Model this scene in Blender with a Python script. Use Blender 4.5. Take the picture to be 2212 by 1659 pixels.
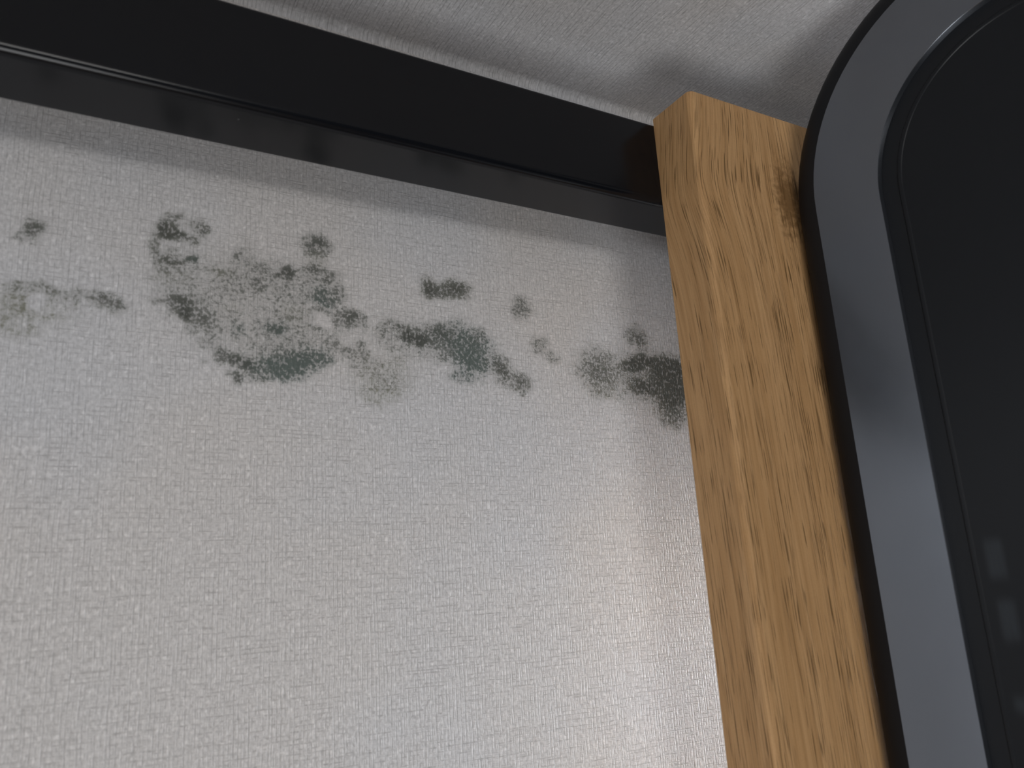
import bpy, bmesh, math
import numpy as np
from mathutils import Matrix, Vector

for o in list(bpy.data.objects):
    bpy.data.objects.remove(o, do_unlink=True)
scene = bpy.context.scene
COL = scene.collection

# ------------------------------------------------------------------ layout (metres)
CZ = 1.93            # camera height over the floor
WALL_Y = 0.4490      # front face of the papered wall
CEIL_Z = CZ + 0.3712  # underside of the ceiling

# ------------------------------------------------------------------ camera
cam_data = bpy.data.cameras.new('camera')
cam = bpy.data.objects.new('camera', cam_data)
COL.objects.link(cam)
A = ((0.86931916, 0.07525909, 0.48848774),
     (-0.49073469, 0.24911492, 0.83493785),
     (-0.05885292, -0.96554535, 0.25349262))
cam.matrix_world = Matrix(((A[0][0], -A[0][1], -A[0][2], 0.0),
                           (A[1][0], -A[1][1], -A[1][2], 0.0),
                           (A[2][0], -A[2][1], -A[2][2], CZ),
                           (0, 0, 0, 1)))
cam_data.sensor_fit = 'HORIZONTAL'
cam_data.sensor_width = 36.0
cam_data.lens = 28.97225
cam_data.clip_start = 0.01
cam_data.dof.use_dof = True
cam_data.dof.focus_distance = 0.60
cam_data.dof.aperture_fstop = 10.0
scene.camera = cam

# ------------------------------------------------------------------ world, lamps, exposure
world = bpy.data.worlds.new('room_light')
scene.world = world
world.use_nodes = True
bg = world.node_tree.nodes['Background']
bg.inputs['Color'].default_value = (0.80, 0.88, 1.0, 1)
bg.inputs['Strength'].default_value = 0.05


def area(name, loc, target, sx, sy, power, color):
    d = bpy.data.lights.new(name, 'AREA')
    d.shape = 'RECTANGLE'
    d.size, d.size_y = sx, sy
    d.energy = power
    d.color = color
    o = bpy.data.objects.new(name, d)
    COL.objects.link(o)
    o.location = loc
    o.rotation_euler = (Vector(target) - Vector(loc)).to_track_quat('-Z', 'Y').to_euler()
    return o


# the high window across the room, an added lamp in place of floor bounce, and daylight
# reaching the wall through the gap behind the post from the window on the right
area('room_window', (-0.22, -2.0, CZ + 0.13), (0.25, 0.4455, CZ + 0.12), 0.9, 0.40, 9.0, (1.0, 0.98, 0.96))
area('floor_bounce_fill', (-0.32, -1.0, CZ - 1.6), (0.2, 0.2, CZ + 0.3), 0.9, 0.8, 13.5, (0.97, 0.985, 1.0))


def narrow_area(name, loc, target, sx, sy, power, spread):  # area lamp with spread narrowed to keep light off the ceiling
    o = area(name, loc, target, sx, sy, power, (0.90, 0.95, 1.0))
    o.data.spread = math.radians(spread)


narrow_area('side_window', (0.95, 0.402, CZ - 0.05), (0.35, 0.42, CZ - 0.12), 0.05, 0.3, 1.3, 56)
narrow_area('side_window_low', (0.95, 0.402, CZ - 0.45), (0.35, 0.42, CZ - 0.52), 0.05, 0.35, 0.9, 84)
narrow_area('side_fill_front', (1.3, 0.32, CZ - 0.15), (0.40, 0.44, CZ - 0.10), 0.10, 0.5, 0.45, 60)  # from here on, fills added to brighten the wall beside the post
narrow_area('side_fill_far', (1.8, -0.25, CZ + 0.02), (0.40, 0.44, CZ - 0.1), 0.7, 0.3, 0.5, 120)
narrow_area('side_fill_near', (1.6, -0.55, CZ - 0.1), (0.40, 0.44, CZ - 0.1), 0.5, 0.4, 1.4, 120)

vs = scene.view_settings
vs.view_transform = 'Standard'
vs.look = 'None'
vs.gamma = 1.0
vs.use_curve_mapping = False
vs.exposure = 0.0

# ------------------------------------------------------------------ small node helper
class NT:
    def __init__(self, name):
        self.m = bpy.data.materials.new(name)
        self.m.use_nodes = True
        self.t = self.m.node_tree
        self.b = self.t.nodes['Principled BSDF']
        self.tc = self.t.nodes.new('ShaderNodeTexCoord')

    def put(self, sock, v):
        if isinstance(v, bpy.types.NodeSocket):
            self.t.links.new(v, sock)
        elif v is not None:
            sock.default_value = v

    def math(self, op, a, b=None, c=None, clamp=False):
        n = self.t.nodes.new('ShaderNodeMath')
        n.operation = op
        n.use_clamp = clamp
        for i, v in enumerate((a, b, c)):
            self.put(n.inputs[i], v)
        return n.outputs[0]

    def step(self, v, lo, hi, a=0.0, b=1.0):
        n = self.t.nodes.new('ShaderNodeMapRange')
        n.interpolation_type = 'SMOOTHSTEP'
        for i, x in enumerate((v, lo, hi, a, b)):
            self.put(n.inputs[i], x)
        return n.outputs[0]

    def xyz(self, x, y, z=0.0):
        n = self.t.nodes.new('ShaderNodeCombineXYZ')
        for i, v in enumerate((x, y, z)):
            self.put(n.inputs[i], v)
        return n.outputs[0]

    def sep(self, v):
        n = self.t.nodes.new('ShaderNodeSeparateXYZ')
        self.put(n.inputs[0], v)
        return n.outputs

    def noise(self, v, scale, detail=2.0, rough=0.5, dim='3D', dist=0.0):
        n = self.t.nodes.new('ShaderNodeTexNoise')
        n.noise_dimensions = dim
        self.put(n.inputs['Vector'], v)
        n.inputs['Scale'].default_value = scale
        n.inputs['Detail'].default_value = detail
        n.inputs['Roughness'].default_value = rough
        n.inputs['Distortion'].default_value = dist
        return n.outputs['Fac']

    def white(self, v):
        n = self.t.nodes.new('ShaderNodeTexWhiteNoise')
        n.noise_dimensions = '2D'
        self.put(n.inputs['Vector'], v)
        return n.outputs['Value']

    def mix(self, f, a, b, mode='MIX'):
        n = self.t.nodes.new('ShaderNodeMix')
        n.data_type = 'RGBA'
        n.blend_type = mode
        self.put(n.inputs[0], f)
        self.put(n.inputs[6], a)
        self.put(n.inputs[7], b)
        return n.outputs[2]

    def grey(self, v):
        n = self.t.nodes.new('ShaderNodeCombineColor')
        for i in range(3):
            self.put(n.inputs[i], v)
        return n.outputs[0]

    def attr(self, name):
        n = self.t.nodes.new('ShaderNodeAttribute')
        n.attribute_name = name
        return n.outputs['Fac']

    def bump(self, h, dist, strength=1.0):
        n = self.t.nodes.new('ShaderNodeBump')
        n.inputs['Strength'].default_value = strength
        n.inputs['Distance'].default_value = dist
        self.put(n.inputs['Height'], h)
        self.t.links.new(n.outputs['Normal'], self.b.inputs['Normal'])

    def out(self, color=None, rough=None, spec=None):
        self.put(self.b.inputs['Base Color'], color)
        self.put(self.b.inputs['Roughness'], rough)
        self.put(self.b.inputs['Specular IOR Level'], spec)
        return self.m


def rgb(r, g, b):
    return (r, g, b, 1.0)


# ------------------------------------------------------------------ linen-weave wallpaper
def weave(t, u, v, p, wu, wv):
    """Broken crossing grooves of a linen emboss: 0 on the thread, 1 in the groove."""
    def axis(p_, q_, off):
        w = t.noise(t.xyz(p_, q_, off), 40.0, 1.0)
        c = t.math('ADD', t.math('DIVIDE', p_, p), t.math('MULTIPLY', t.math('SUBTRACT', w, 0.5), 0.8))
        i = t.math('ROUND', c)
        # uneven spacing: every groove sits a little off its place
        j = t.math('SUBTRACT', t.white(t.xyz(i, off)), 0.5)
        j = t.math('MULTIPLY', j, 0.55)
        d = t.math('ABSOLUTE', t.math('SUBTRACT', t.math('SUBTRACT', c, i), j))
        return c, i, d
    U, iu, du = axis(u, v, 0.7)
    V, iv, dv = axis(v, u, 4.3)
    fu = t.math('FLOOR', U)
    fv = t.math('FLOOR', V)
    res = []
    for (i, d, b, off, w) in ((iu, du, V, 0.0, wu), (iv, dv, U, 71.3, wv)):
        line = t.step(d, 0.20, 0.03)
        seg = t.noise(t.xyz(t.math('MULTIPLY', i, 7.31), t.math('MULTIPLY', b, 0.11 if off == 0.0 else 0.16), off), 1.0, 3.0, 0.8)
        on = t.step(seg, 0.37 if off == 0.0 else 0.43, 0.60, 0.0, w)
        res.append(t.math('MULTIPLY', line, on))
    # short random ticks at half pitch that turn the grid into a maze
    h = t.math('ROUND', t.math('MULTIPLY', U, 2.0))
    hd = t.math('ABSOLUTE', t.math('SUBTRACT', t.math('MULTIPLY', U, 2.0), h))
    tick = t.step(t.white(t.xyz(h, fv)), 0.52, 0.70)
    tu = t.math('MULTIPLY', t.math('MULTIPLY', t.step(hd, 0.36, 0.06), tick), 0.46 * wu)
    h2 = t.math('ROUND', t.math('MULTIPLY', V, 2.0))
    hd2 = t.math('ABSOLUTE', t.math('SUBTRACT', t.math('MULTIPLY', V, 2.0), h2))
    tick2 = t.step(t.white(t.xyz(fu, t.math('ADD', h2, 0.37))), 0.52, 0.70)
    tv = t.math('MULTIPLY', t.math('MULTIPLY', t.step(hd2, 0.36, 0.06), tick2), 0.46 * wv)
    g = t.math('MAXIMUM', t.math('MAXIMUM', res[0], res[1]), t.math('MAXIMUM', tu, tv))
    grain = t.noise(t.xyz(u, t.math('MULTIPLY', v, 0.8), 1.7), 560.0, 2.0, 0.6)
    return g, grain


def wallpaper(name, axis, pitch, mould):
    t = NT(name)
    x, y, z = t.sep(t.tc.outputs['Object'])
    u, v = (x, z) if axis == 'wall' else (x, y)
    if axis == 'wall':
        g, grain = weave(t, u, v, pitch, 1.0, 0.85)
    else:
        g, grain = weave(t, u, v, pitch, 1.25, 0.45)
    shade = t.math('SUBTRACT', 1.10, t.math('MULTIPLY', g, 0.26))
    fleck = t.step(t.noise(t.xyz(u, t.math('MULTIPLY', v, 0.6), 21.0), 430.0, 1.0), 0.56, 0.72, 0.0, 0.22)
    shade = t.math('ADD', shade, t.math('MULTIPLY', fleck, t.math('SUBTRACT', 1.0, g)))
    shade = t.math('ADD', shade, t.math('MULTIPLY', t.math('SUBTRACT', grain, 0.5), 0.75))
    hue = t.noise(t.xyz(u, v, 9.0), 6.0, 2.0)
    base = t.mix(t.step(hue, 0.35, 0.65), rgb(0.585, 0.580, 0.590), rgb(0.600, 0.575, 0.560))
    col = t.mix(1.0, base, t.grey(shade), 'MULTIPLY')
    height = t.math('ADD', t.math('MULTIPLY', g, -1.0), t.math('MULTIPLY', grain, 1.1))
    rough = 0.65
    if mould:
        d = t.attr('mould')
        green = t.attr('mould_green')
        olive = t.attr('mould_olive')
        n1 = t.noise(t.xyz(u, v, 5.0), 260.0, 3.0, 0.62)
        n2 = t.noise(t.xyz(u, v, 8.0), 620.0, 2.0, 0.6)
        n = t.math('ADD', t.math('MULTIPLY', n1, 0.5), t.math('MULTIPLY', n2, 0.5))
        e = t.math('ADD', d, t.math('MULTIPLY', t.math('SUBTRACT', n, 0.5), 3.4))
        speck = t.math('MULTIPLY', t.step(e, 0.0, 1.0, 0.0, 0.94), t.step(d, 0.05, 0.45))
        bright = t.step(t.noise(t.xyz(u, t.math('MULTIPLY', v, 0.7), 12.0), 520.0, 1.0), 0.54, 0.66, 0.0, 0.62)
        bright = t.math('MULTIPLY', bright, t.step(d, 0.55, 1.2, 1.0, 0.55))
        speck = t.math('MULTIPLY', speck, t.math('SUBTRACT', 1.0, bright))
        film = t.math('MULTIPLY', t.step(d, 0.0, 0.6), 0.33)
        f = t.math('MAXIMUM', speck, film)
        mc = t.mix(t.step(d, 0.55, 1.15), rgb(0.165, 0.170, 0.152), rgb(0.066, 0.070, 0.059))
        mc = t.mix(green, mc, rgb(0.100, 0.128, 0.115))
        mc = t.mix(t.math('MULTIPLY', olive, 0.8), mc, rgb(0.235, 0.235, 0.180))
        col = t.mix(f, col, mc)
        height = t.math('ADD', height, t.math('MULTIPLY', f, t.math('MULTIPLY', n2, 1.2)))
        rough = t.math('ADD', 0.62, t.math('MULTIPLY', f, 0.35))
    t.bump(height, 0.00011)
    return t.out(col, rough, 0.18)


MAT_WALL = wallpaper('linen_wallpaper_mouldy', 'wall', 0.0023, True)
MAT_CEIL = wallpaper('linen_wallpaper_ceiling', 'ceiling', 0.0027, False)


def wood(name):
    """Oak-print laminate, grain along the height."""
    t = NT(name)
    x, y, z = t.sep(t.tc.outputs['Object'])
    uv = t.math('ADD', x, t.math('MULTIPLY', y, -1.0))
    zk, xk = -0.062, 0.0765           # knot, below the top and right of the left edge
    dz = t.math('SUBTRACT', z, zk)
    dx = t.math('SUBTRACT', x, xk)
    kz = t.math('DIVIDE', dz, 0.045)
    bend = t.math('DIVIDE', 0.006, t.math('ADD', 1.0, t.math('MULTIPLY', kz, kz)))
    bend = t.math('MULTIPLY', bend, t.math('MINIMUM', t.math('DIVIDE', dx, 0.03), 0.6))
    wav = t.noise(t.xyz(t.math('MULTIPLY', uv, 6.0), 0.0, t.math('MULTIPLY', z, 2.6)), 1.0, 1.0)
    u = t.math('ADD', uv, t.math('MULTIPLY', t.math('SUBTRACT', wav, 0.5), 0.009))
    u = t.math('ADD', u, t.math('MULTIPLY', z, 0.030))
    u = t.math('SUBTRACT', u, bend)
    band = t.noise(t.xyz(t.math('MULTIPLY', u, 150.0), 0.0, t.math('MULTIPLY', z, 4.0)), 1.0, 3.0, 0.55)
    fine = t.noise(t.xyz(t.math('MULTIPLY', u, 620.0), 4.0, t.math('MULTIPLY', z, 11.0)), 1.0, 2.0, 0.6)
    pore = t.noise(t.xyz(t.math('MULTIPLY', u, 1150.0), 7.0, t.math('MULTIPLY', z, 30.0)), 1.0, 1.0, 0.5)
    thin = t.noise(t.xyz(t.math('MULTIPLY', u, 1500.0), 17.0, t.math('MULTIPLY', z, 26.0)), 1.0, 1.0, 0.5)
    where = t.noise(t.xyz(t.math('MULTIPLY', u, 70.0), 2.0, t.math('MULTIPLY', z, 3.0)), 1.0, 1.0)
    pore = t.math('ADD', pore, t.math('MULTIPLY', t.math('SUBTRACT', where, 0.5), 0.30))
    pf = t.step(pore, 0.60, 0.66)
    thin = t.math('ADD', thin, t.math('MULTIPLY', t.math('SUBTRACT', where, 0.5), 0.35))
    pf = t.math('MAXIMUM', pf, t.step(thin, 0.56, 0.70, 0.0, 0.50))
    grainy = t.noise(t.tc.outputs['Object'], 900.0, 2.0)
    col = t.mix(t.step(band, 0.30, 0.70), rgb(0.515, 0.297, 0.130), rgb(0.620, 0.374, 0.177))
    col = t.mix(t.math('MULTIPLY', t.step(fine, 0.42, 0.72), 0.60), col, rgb(0.375, 0.205, 0.082))
    col = t.mix(t.math('MULTIPLY', pf, 0.82), col, rgb(0.150, 0.082, 0.030))
    kr = t.math('SQRT', t.math('ADD', t.math('POWER', t.math('DIVIDE', dx, 0.012), 2.0),
                               t.math('POWER', t.math('DIVIDE', dz, 0.028), 2.0)))
    kn = t.noise(t.tc.outputs['Object'], 210.0, 3.0, 0.6)
    kf = t.math('MULTIPLY', t.step(t.math('ADD', kr, t.math('MULTIPLY', t.math('SUBTRACT', kn, 0.5), 2.2)), 1.35, 0.2), 0.85)
    col = t.mix(kf, col, rgb(0.165, 0.085, 0.030))
    g2 = t.math('ADD', 0.92, t.math('MULTIPLY', grainy, 0.16))
    col = t.mix(1.0, col, t.grey(g2), 'MULTIPLY')
    t.bump(t.math('MULTIPLY', pf, -1.0), 0.00006)
    return t.out(col, 0.52, 0.25)


MAT_WOOD = wood('oak_laminate')


def black_metal():
    t = NT('black_painted_steel')
    n = t.noise(t.tc.outputs['Object'], 1400.0, 2.0)
    big = t.noise(t.tc.outputs['Object'], 9.0, 3.0)
    v = t.t.nodes.new('ShaderNodeTexVoronoi')
    v.inputs['Scale'].default_value = 75.0
    t.t.links.new(t.tc.outputs['Object'], v.inputs['Vector'])
    dust = t.step(v.outputs['Distance'], 0.045, 0.015)
    pick = t.step(t.sep(v.outputs['Color'])[0], 0.80, 0.82)
    col = t.mix(t.math('MULTIPLY', t.math('MULTIPLY', dust, pick), 0.35), rgb(0.0040, 0.0047, 0.0066), rgb(0.25, 0.25, 0.25))
    t.bump(n, 0.00001, 0.5)
    return t.out(col, t.step(big, 0.3, 0.7, 0.17, 0.22), 0.32)


MAT_STEEL = black_metal()


def satin_rim():
    t = NT('satin_grey_metal_rim')
    n = t.noise(t.tc.outputs['Object'], 2200.0, 2.0)
    big = t.noise(t.tc.outputs['Object'], 14.0, 3.0)
    col = t.mix(big, rgb(0.215, 0.235, 0.265), rgb(0.25, 0.27, 0.305))
    t.b.inputs['Metallic'].default_value = 0.92
    t.bump(n, 0.00001, 0.5)
    return t.out(col, t.step(big, 0.3, 0.7, 0.12, 0.16), 0.5)


MAT_RIM = satin_rim()


def edge_plastic():
    t = NT('black_plastic_edge')
    n = t.noise(t.tc.outputs['Object'], 1500.0, 2.0)
    t.bump(n, 0.00001, 0.5)
    return t.out(rgb(0.0125, 0.0133, 0.0155), 0.5, 0.18)


MAT_EDGE = edge_plastic()


def dark_board():
    t = NT('dark_inner_board')
    x, y, z = t.sep(t.tc.outputs['Object'])
    n = t.noise(t.tc.outputs['Object'], 1500.0, 2.0)
    col = rgb(0.0078, 0.0094, 0.0122)
    patch = None
    for (sx, sz, hw, hh) in BOARD_PATCHES:  # soft paler rectangles in the board colour
        a = t.math('SUBTRACT', t.math('ABSOLUTE', t.math('SUBTRACT', x, sx)), hw)
        b = t.math('SUBTRACT', t.math('ABSOLUTE', t.math('SUBTRACT', z, sz)), hh)
        k = t.math('MULTIPLY', t.step(a, 0.0020, -0.0018), t.step(b, 0.0042, -0.0036))
        patch = k if patch is None else t.math('MAXIMUM', patch, k)
    streak = t.noise(t.xyz(t.math('MULTIPLY', x, 500.0), 0.0, t.math('MULTIPLY', z, 40.0)), 1.0, 2.0)
    patch = t.math('MULTIPLY', patch, t.math('ADD', 0.45, t.math('MULTIPLY', streak, 0.7)))
    col = t.mix(patch, col, rgb(0.028, 0.034, 0.041))
    t.bump(n, 0.00001, 0.5)
    return t.out(col, 0.38, 0.32)


# ------------------------------------------------------------------ mesh helpers
def mesh_obj(name, verts, faces, mat, parent=None, smooth=False):
    me = bpy.data.meshes.new(name)
    me.from_pydata([tuple(map(float, v)) for v in verts], [], faces)
    me.materials.append(mat)
    me.update()
    if smooth:
        for p in me.polygons:
            p.use_smooth = True
    o = bpy.data.objects.new(name, me)
    COL.objects.link(o)
    if parent:
        o.parent = parent
    return o


def soften(o):
    m = o.modifiers.new('weighted_normals', 'WEIGHTED_NORMAL')
    m.mode = 'FACE_AREA'
    m.weight = 100
    m.keep_sharp = True


def recalc(o):
    bm = bmesh.new()
    bm.from_mesh(o.data)
    bmesh.ops.remove_doubles(bm, verts=bm.verts, dist=1e-6)
    bmesh.ops.recalc_face_normals(bm, faces=bm.faces)
    bm.to_mesh(o.data)
    bm.free()


def box(name, x0, x1, y0, y1, z0, z1, mat, parent=None, bevel=0.0, segs=2, keep=None):
    bm = bmesh.new()
    bmesh.ops.create_cube(bm, size=1.0)
    for v in bm.verts:
        v.co = Vector(((x0 + x1) / 2 + v.co.x * (x1 - x0), (y0 + y1) / 2 + v.co.y * (y1 - y0),
                       (z0 + z1) / 2 + v.co.z * (z1 - z0)))
    if bevel:
        es = [e for e in bm.edges if keep is None or keep(e)]
        r = bmesh.ops.bevel(bm, geom=es, offset=bevel, segments=segs, profile=0.5, affect='EDGES')
        for f in r['faces']:
            f.smooth = segs > 3
    me = bpy.data.meshes.new(name)
    bm.to_mesh(me)
    bm.free()
    me.materials.append(mat)
    o = bpy.data.objects.new(name, me)
    COL.objects.link(o)
    if parent:
        o.parent = parent
    return o


def structure(o):
    o['kind'] = 'structure'
    return o


# ------------------------------------------------------------------ setting: wall, ceiling, floor
def fbm(X, Z, scale, seed, octs=3):
    rng = np.random.RandomState(seed)
    out = np.zeros_like(X)
    amp, tot = 1.0, 0.0
    for k in range(octs):
        tab = rng.rand(256, 256)
        a, b = X * scale * 2 ** k + 500.0, Z * scale * 2 ** k + 500.0
        i, j = np.floor(a).astype(int), np.floor(b).astype(int)
        fa, fb = a - i, b - j
        fa, fb = fa * fa * (3 - 2 * fa), fb * fb * (3 - 2 * fb)
        g = lambda p, q: tab[p % 256, q % 256]
        out += amp * ((g(i, j) * (1 - fa) + g(i + 1, j) * fa) * (1 - fb) + (g(i, j + 1) * (1 - fa) + g(i + 1, j + 1) * fa) * fb)
        tot += amp
        amp *= 0.55
    return out / tot


MOULD = "1001,1781,391,210,0.34,0;1135,1540,356,152,0.37,0;569,1788,147,161,0.33,0;1962,1592,282,121,0.34,0;3728,1499,407,194,0.35,0;-120,1552,218,109,0.33,1;-128,1958,45,56,0.8,0;-207,1920,20,17,0.6,0;-183,1892,16,17,0.4,0;-153,2022,31,31,0.25,0;60,1893,19,23,0.2,0;-152,1958,97,114,0.13,0;-180,1556,68,53,0.6,1;-148,1646,79,29,0.55,0;-57,1646,41,34,0.5,0;-43,1594,18,22,0.5,0;6,1618,45,37,0.38,0;76,1647,67,28,0.45,0;91,1592,25,30,0.35,0;223,1617,61,51,0.7,0;193,1643,24,25,0.5,0;297,1619,40,23,0.3,0;-98,1572,30,34,-0.5,0;-127,1514,43,19,0.4,1;-16,1492,71,19,0.38,1;-202,1469,42,33,0.4,1;-97,1450,16,19,0.4,1;-148,1404,93,38,0.28,1;-160,1308,125,70,0.13,1;160,1664,85,30,0.2,0;502,2072,60,49,0.95,0;462,2084,33,38,0.6,0;527,2157,48,28,0.6,0;567,2182,22,22,0.5,0;594,2041,49,22,0.75,0;558,2051,34,22,0.7,0;639,2130,30,34,0.5,0;684,2110,40,45,0.8,0;662,2028,30,22,0.5,0;444,1958,30,67,0.6,0;531,1945,48,27,0.35,0;529,1898,66,27,0.78,0;638,1913,32,19,1,2;472,1854,47,27,0.5,0;533,1796,75,37,0.33,1;560,1991,180,205,0.12,1;586,1656,75,53,0.8,0;607,1593,42,37,0.85,0;458,1653,27,26,0.4,0;706,1605,72,67,0.58,0;745,1543,61,53,0.48,0;626,1516,35,21,0.4,0;736,1449,60,39,0.35,0;704,1685,36,40,0.4,0;660,1573,143,145,0.18,0;796,1877,63,22,0.5,1;842,1842,30,28,0.4,0;894,1977,36,34,0.55,0;931,2040,57,57,0.25,0;1037,1934,42,40,0.6,0;967,1945,47,34,0.4,0;1013,1825,37,39,0.6,0;811,1782,62,41,0.28,0;924,1765,18,17,0.5,0;1014,1777,39,17,0.4,0;922,1854,154,84,0.2,0;1335,2123,77,72,0.8,0;1321,2175,57,30,0.6,0;1391,2127,40,48,0.5,0;1287,2061,34,36,0.4,0;1335,2033,71,36,0.42,1;1144,1901,68,35,0.8,0;1184,1945,33,35,0.7,0;1335,1968,74,27,0.75,0;1419,1942,43,42,0.65,0;1391,1894,43,30,0.6,0;1321,1913,70,35,0.42,0;1158,1803,49,34,0.45,0;1119,1763,27,28,0.4,0;1226,1754,55,29,0.3,0;1238,1901,138,87,0.15,0;1377,1798,79,53,0.72,2;1447,1813,63,59,0.6,0;1349,1756,39,29,0.8,2;1294,1807,39,35,0.5,0;1476,1906,35,60,0.3,0;1517,1676,92,58,0.82,0;1363,1700,50,20,0.7,0;1575,1703,41,41,0.6,0;1349,1612,39,29,0.5,0;1377,1659,36,32,-0.45,0;1432,1579,39,40,0.4,0;1082,1582,57,30,0.9,2;1108,1557,37,28,0.6,2;892,1541,35,32,0.6,2;865,1597,27,27,0.35,0;851,1664,50,22,0.42,1;1199,1680,54,42,0.38,1;1133,1644,34,34,0.32,0;868,1503,15,16,0.5,0;1213,1639,81,51,0.2,1;822,1391,39,37,0.78,0;883,1384,40,27,0.82,0;946,1350,50,37,0.92,0;1060,1347,102,54,0.75,2;1163,1370,105,68,0.85,2;1268,1399,81,61,0.85,2;1363,1424,60,39,0.72,2;1110,1447,91,33,0.45,0;1010,1276,63,27,0.6,0;1163,1307,78,27,0.65,2;898,1267,30,37,0.85,0;849,1289,22,18,0.5,0;716,1329,17,16,0.5,0;1214,1513,107,28,0.38,0;1432,1508,62,34,0.58,0;1111,1352,311,135,0.15,2;1602,1511,23,58,0.6,0;1502,1486,51,23,0.6,0;1558,1449,86,34,0.5,0;1543,1390,34,28,0.4,0;1729,1320,176,138,0.38,1;1773,1324,74,43,0.35,0;1658,1401,58,46,0.25,0;1836,1446,36,29,0.4,1;1713,1234,117,57,0.2,1;2069,1935,65,54,0.88,0;2250,1970,95,48,0.88,0;2149,1927,99,32,0.7,0;2039,2003,39,48,0.35,0;2166,1942,206,102,0.15,1;2731,1897,66,67,0.62,0;2731,1897,96,94,0.15,0;2859,1655,59,56,0.52,0;2963,1573,68,33,0.4,0;2893,1626,112,86,0.14,0;1765,1631,60,60,0.48,0;1841,1669,46,30,0.6,0;1901,1601,56,45,0.95,0;1978,1594,57,42,0.95,0;1918,1663,93,30,0.65,0;2057,1618,64,77,0.58,0;2138,1657,65,62,0.72,0;2283,1611,167,103,0.78,2;2343,1499,111,81,0.9,2;2402,1671,51,64,0.6,0;2149,1520,58,37,0.6,0;2288,1381,99,46,0.52,2;1792,1500,27,24,0.3,0;2183,1570,359,216,0.13,2;2546,1496,77,57,0.75,0;2576,1436,77,47,0.78,0;2712,1384,71,57,0.75,0;2623,1361,88,38,0.5,0;2708,1318,57,25,0.3,0;3340,1501,168,157,0.62,0;3342,1518,112,103,0.25,0;3384,1354,100,41,0.25,1;3701,1795,87,72,0.72,0;3749,1736,43,43,0.4,0;3676,1729,26,22,-0.5,0;3699,1777,138,108,0.12,0;3633,1578,106,53,0.88,0;3787,1627,131,50,0.85,0;3948,1535,178,119,1,0;4063,1502,113,153,1,0;3677,1426,106,63,0.82,0;3779,1399,86,56,0.8,0;3968,1361,142,89,0.9,0;3953,1255,123,99,0.75,0;3545,1536,58,49,0.5,0;3985,1171,79,35,0.4,0;3850,1457,436,284,0.14,1"


def build_wall():
    xs = np.concatenate([np.linspace(-1.3, -0.06, 12)[:-1], np.arange(-0.06, 0.42, 0.0013), np.linspace(0.42, 1.9, 14)])
    zs = np.concatenate([np.linspace(0.0, CZ + 0.05, 14)[:-1], np.arange(CZ + 0.05, CZ + 0.24, 0.0013), np.linspace(CZ + 0.24, CEIL_Z, 8)])
    X, Z = np.meshgrid(xs, zs)
    Zr = Z - CZ
    wx = X + (fbm(X, Z, 140.0, 3) - 0.5) * 0.007
    wz = Zr + (fbm(X, Z, 140.0, 4) - 0.5) * 0.007
    dens = np.zeros_like(X)
    halo = np.zeros_like(X)
    tone = [np.zeros_like(X) + 1e-6 for _ in range(3)]
    for it in MOULD.split(';'):
        bx, bz, rx, rz, d, k = [float(q) for q in it.split(',')]
        q = ((wx - bx * 1e-4) / (rx * 1.22e-4)) ** 2 + ((wz - bz * 1e-4) / (rz * 1.22e-4)) ** 2
        w = np.exp(-np.maximum(q, 0.0) ** 1.5 * 0.9)
        if d < 0:
            dens += d * w
        elif d < 0.32:
            halo = np.maximum(halo, d * w)
        else:
            dens = np.maximum(dens, d * w) + 0.25 * np.minimum(dens, d * w)
        if d > 0:
            tone[int(k)] += d * w
    dens = np.clip(np.maximum(dens, 0.0) + halo * 0.8, 0.0, 1.3)
    tot = sum(tone)
    nx, nz = len(xs), len(zs)
    verts = np.stack([X.ravel(), np.full(X.size, WALL_Y), Z.ravel()], 1).tolist()
    faces = []
    for j in range(nz - 1):
        r = j * nx
        faces += [(r + i, r + i + 1, r + nx + i + 1, r + nx + i) for i in range(nx - 1)]
    n = len(verts)
    verts += [(xs[0], WALL_Y + 0.1, 0.0), (xs[-1], WALL_Y + 0.1, 0.0), (xs[-1], WALL_Y + 0.1, CEIL_Z), (xs[0], WALL_Y + 0.1, CEIL_Z)]
    faces.append((n, n + 3, n + 2, n + 1))
    faces.append(tuple(range(nx - 1, -1, -1)) + (n, n + 1))
    faces.append(tuple(range((nz - 1) * nx, nz * nx)) + (n + 2, n + 3))
    faces.append(tuple(range(0, nz * nx, nx)) + (n + 3, n))
    faces.append(tuple(range(nz * nx - 1, 0, -nx)) + (n + 1, n + 2))
    o = mesh_obj('wall_back', verts, faces, MAT_WALL)
    for nm, arr in (('mould', dens), ('mould_olive', tone[1] / tot), ('mould_green', tone[2] / tot)):
        a = o.data.attributes.new(nm, 'FLOAT', 'POINT')
        a.data.foreach_set('value', np.concatenate([arr.ravel(), np.zeros(4)]).astype(np.float32))
    return structure(o)


wall = build_wall()
ceiling = structure(box('ceiling', -1.3, 1.9, -2.6, WALL_Y + 0.1, CEIL_Z, CEIL_Z + 0.1, MAT_CEIL))
t = NT('floor_boards')
fx, fy, fz = t.sep(t.tc.outputs['Object'])
fl = t.noise(t.xyz(t.math('MULTIPLY', fx, 3.0), t.math('MULTIPLY', fy, 40.0)), 1.0, 3.0)
MAT_FLOOR = t.out(t.mix(fl, rgb(0.30, 0.22, 0.14), rgb(0.42, 0.32, 0.21)), 0.45, 0.4)


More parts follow.
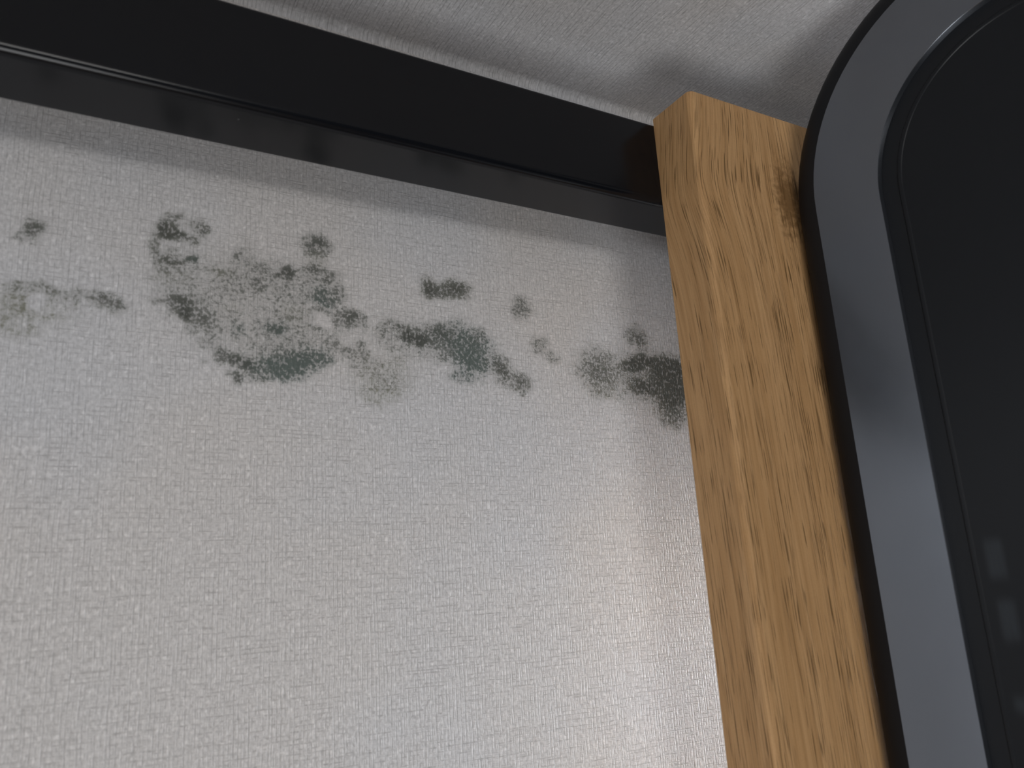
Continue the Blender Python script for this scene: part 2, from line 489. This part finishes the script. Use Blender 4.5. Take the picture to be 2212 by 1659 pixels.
def build_cove(r=0.0055, n=8):
    verts, faces = [], []
    cy, cz = WALL_Y - r, CEIL_Z - r
    pts = [(WALL_Y + 0.002, CEIL_Z + 0.002)]
    for k in range(n + 1):
        a = math.radians(90.0 * k / n)
        pts.append((cy + r * math.cos(a), cz + r * math.sin(a)))
    m = len(pts)
    for x in (-1.3, 1.9):
        verts += [(x, y, z) for (y, z) in pts]
    for i in range(m):
        j = (i + 1) % m
        faces.append((i, j, m + j, m + i))
    o = mesh_obj('trim_1', verts, faces + [tuple(range(m))[::-1], tuple(range(m, 2 * m))], MAT_CEIL)
    for p in o.data.polygons:
        p.use_smooth = True
    o.data.set_sharp_from_angle(angle=math.radians(40))
    return structure(o)


build_cove()
wall_left = structure(box('wall_left', -1.4, -1.3, -2.6, WALL_Y + 0.1, 0.0, CEIL_Z, MAT_CEIL))
t = NT('rim_glow')  # unseen glowing window added to put reflections in the panel rim
t.b.inputs['Emission Color'].default_value = rgb(0.86, 0.93, 1.0)
t.b.inputs['Emission Strength'].default_value = 1.6
MAT_GLOW = t.out(rgb(0.5, 0.5, 0.5), 0.3)
t = NT('glow_frame_paint')
MAT_FRAME = t.out(rgb(0.6, 0.6, 0.58), 0.4)
glow_panel = structure(box('rim_glow_panel', -1.3, -1.285, -0.60, 0.36, CZ + 0.00, CZ + 0.29, MAT_FRAME))
for (ya, yb) in ((-0.57, -0.135), (-0.105, 0.33)):
    box('glow_pane', -1.287, -1.281, ya, yb, CZ + 0.03, CZ + 0.26, MAT_GLOW, glow_panel)
floor = structure(box('floor', -1.3, 1.9, -2.6, WALL_Y + 0.1, -0.06, 0.0, MAT_FLOOR))

# ------------------------------------------------------------------ black steel beam behind the post
BEAM_Y0, BEAM_Y1 = 0.370, 0.411
BEAM_Z0, BEAM_Z1 = CZ + 0.2428, CZ + 0.3015


def beam_section(r=0.0050, n=7):
    pts = []
    for (cy, cz, a0) in ((BEAM_Y0 + r, BEAM_Z0 + r, 180), (BEAM_Y1 - 0.003, BEAM_Z0 + 0.003, 270),
                         (BEAM_Y1 - 0.003, BEAM_Z1 - 0.003, 0), (BEAM_Y0 + 0.0025, BEAM_Z1 - 0.0025, 90)):
        rr = r if (cy, cz) == (BEAM_Y0 + r, BEAM_Z0 + r) else (0.003 if cy > BEAM_Y0 + 0.01 else 0.0025)
        for k in range(n):
            a = math.radians(a0 + 90 * k / (n - 1))
            pts.append((cy + rr * math.cos(a), cz + rr * math.sin(a)))
    return pts


def build_beam():
    root = bpy.data.objects.new('metal_beam', None)
    COL.objects.link(root)
    root.location = (-0.90, (BEAM_Y0 + BEAM_Y1) / 2, BEAM_Z0)
    root['label'] = 'black steel beam running across under the ceiling, above the mould and behind the oak post'
    root['category'] = 'beam'
    ox, oy, oz = root.location
    sec = beam_section()
    x0, x1 = -0.90, 0.86
    n = len(sec)
    verts = [(x - ox, y - oy, z - oz) for x in (x0, x1) for (y, z) in sec]
    faces = [(i, (i + 1) % n, n + (i + 1) % n, n + i) for i in range(n)]
    tube = mesh_obj('beam_tube', verts, faces, MAT_STEEL, root)
    recalc(tube)
    for p in tube.data.polygons:
        p.use_smooth = True
    soften(tube)
    for (xa, xb) in ((x0 - 0.004, x0), (x1, x1 + 0.004)):
        vs_ = [(x - ox, y - oy, z - oz) for x in (xa, xb) for (y, z) in sec]
        fs_ = faces + [tuple(range(n)), tuple(range(2 * n - 1, n - 1, -1))]
        recalc(mesh_obj('end_cap', vs_, fs_, MAT_STEEL, root))
    return root


build_beam()

# ------------------------------------------------------------------ oak post
POST_X0, POST_X1 = 0.3379, 0.4620
POST_Y0, POST_Y1 = 0.3340, 0.3700
POST_TOP = CZ + 0.3056


def build_post():
    h = POST_TOP
    bm = bmesh.new()
    bmesh.ops.create_cube(bm, size=1.0)
    w, d = POST_X1 - POST_X0, POST_Y1 - POST_Y0
    for v in bm.verts:
        v.co = Vector(((v.co.x + 0.5) * w, (v.co.y + 0.5) * d, (v.co.z - 0.5) * h))
    upright = [e for e in bm.edges if abs(e.verts[0].co.z - e.verts[1].co.z) > 0.5 and e.verts[0].co.y < 0.01]
    bmesh.ops.bevel(bm, geom=upright, offset=0.0034, segments=3, profile=0.45, affect='EDGES')
    rim = [e for e in bm.edges if abs(e.verts[0].co.z) < 1e-6 and abs(e.verts[1].co.z) < 1e-6]
    bmesh.ops.bevel(bm, geom=rim, offset=0.0008, segments=2, profile=0.5, affect='EDGES')
    me = bpy.data.meshes.new('wooden_post')
    bm.to_mesh(me)
    bm.free()
    me.materials.append(MAT_WOOD)
    o = bpy.data.objects.new('wooden_post', me)
    COL.objects.link(o)
    o.location = (POST_X0, POST_Y0, POST_TOP)
    o['label'] = 'upright oak-print wooden post with a dark knot near its top, fixed before the black beam'
    o['category'] = 'post'
    return o


build_post()

# ------------------------------------------------------------------ dark framed panel with a rounded corner
TH = math.radians(14.0)
PAN_O = Vector((0.4147, 0.3190, CZ))       # far upright edge of the panel, at camera height
# local frame: x along the panel away from the post, z up, y away from the viewer side
PW = 0.58
P_TOP = 0.3538
P_BOT = -CZ + 0.012
EDGE = 0.0145                               # rounded outer edge
S0 = 0.0041                                 # where the flat of the rim begins


def rounded_rect(x0, x1, z0, z1, r, n=24, rb=0.03):
    pts = []
    for (cx, cz, a0, rr) in ((x0 + rb, z0 + rb, 180, rb), (x1 - rb, z0 + rb, 270, rb), (x1 - r, z1 - r, 0, r), (x0 + r, z1 - r, 90, r)):
        for k in range(n + 1):
            a = math.radians(a0 + 90.0 * k / n)
            pts.append((cx + rr * math.cos(a), cz + rr * math.sin(a)))
    return pts


def rings_mesh(name, rings, mat, parent, close_first=False, close_last=False, sharp=30):
    n = len(rings[0][0])
    verts, faces = [], []
    for pts, y in rings:
        verts += [(p[0], y, p[1]) for p in pts]
    for k in range(len(rings) - 1):
        for i in range(n):
            j = (i + 1) % n
            faces.append((k * n + i, k * n + j, (k + 1) * n + j, (k + 1) * n + i))
    if close_first:
        faces.append(tuple(range(n)))
    if close_last:
        faces.append(tuple(range((len(rings) - 1) * n, len(rings) * n))[::-1])
    o = mesh_obj(name, verts, faces, mat, parent)
    recalc(o)
    for p in o.data.polygons:
        p.use_smooth = True
    o.data.set_sharp_from_angle(angle=math.radians(sharp))
    soften(o)
    return o


RI = 0.0934
INNER = S0 + 0.0393
BOARD_PATCHES = [(0.0651, 0.0061, 0.0041, 0.0094), (0.0657, -0.0247, 0.004, 0.0095), (0.0634, -0.0653, 0.0029, 0.003)]
MAT_BOARD = dark_board()


def build_panel():
    root = bpy.data.objects.new('framed_panel', None)
    COL.objects.link(root)
    root.location = PAN_O
    # local +x = (sin, -cos), local +y = thickness direction (away from the camera side), local z = up
    dx = Vector((math.sin(TH), -math.cos(TH), 0))
    dy = Vector((math.cos(TH), math.sin(TH), 0))
    root.rotation_euler = Matrix(((dx.x, dy.x, 0), (dx.y, dy.y, 0), (0, 0, 1))).to_euler()
    root['label'] = 'dark panel with rounded top corner and satin grey rim, butted against the oak post'
    root['category'] = 'panel'
    R = 0.1248
    rr = []
    m = 6
    # back, rounded outer edge, flat, inner step
    full = EDGE
    def outline(off):      # off > 0 grows outwards from the flat of the rim
        return rounded_rect(S0 - off, PW - S0 + off, P_BOT + full - off, P_TOP + off, R + off, rb=0.03 + off)
    rr.append((outline(full), 0.018))
    for k in range(m + 1):
        a = math.radians(90.0 * k / m)
        rr.append((outline(full * math.cos(a)), 0.0095 - 0.0095 * math.sin(a)))
    rings_mesh('edge_band', rr, MAT_EDGE, root)
    t_in = 0.0393
    def inner(off):
        return rounded_rect(INNER + off, PW - INNER - off, P_BOT + full + t_in + off, P_TOP - t_in - off, RI - off, rb=0.03)
    rr = [(outline(0.0), 0.0), (inner(0.0), 0.0), (inner(0.0004), 0.0005), (inner(0.0010), 0.0040)]
    rings_mesh('rim', rr, MAT_RIM, root)
    rings_mesh('inner_board', [(inner(0.0008), 0.0052), (inner(0.0008), 0.0036)], MAT_BOARD, root, True, True)
    b = [(inner(0.0100), 0.0038), (inner(0.0106), 0.0031), (inner(0.0116), 0.0029), (inner(0.0126), 0.0031), (inner(0.0132), 0.0038)]
    rings_mesh('bead', b, MAT_BOARD, root)
    rings_mesh('back_sheet', [(outline(full - 0.001), 0.0185), (outline(full - 0.001), 0.017)], MAT_BOARD, root, True, True)
    return root


build_panel()
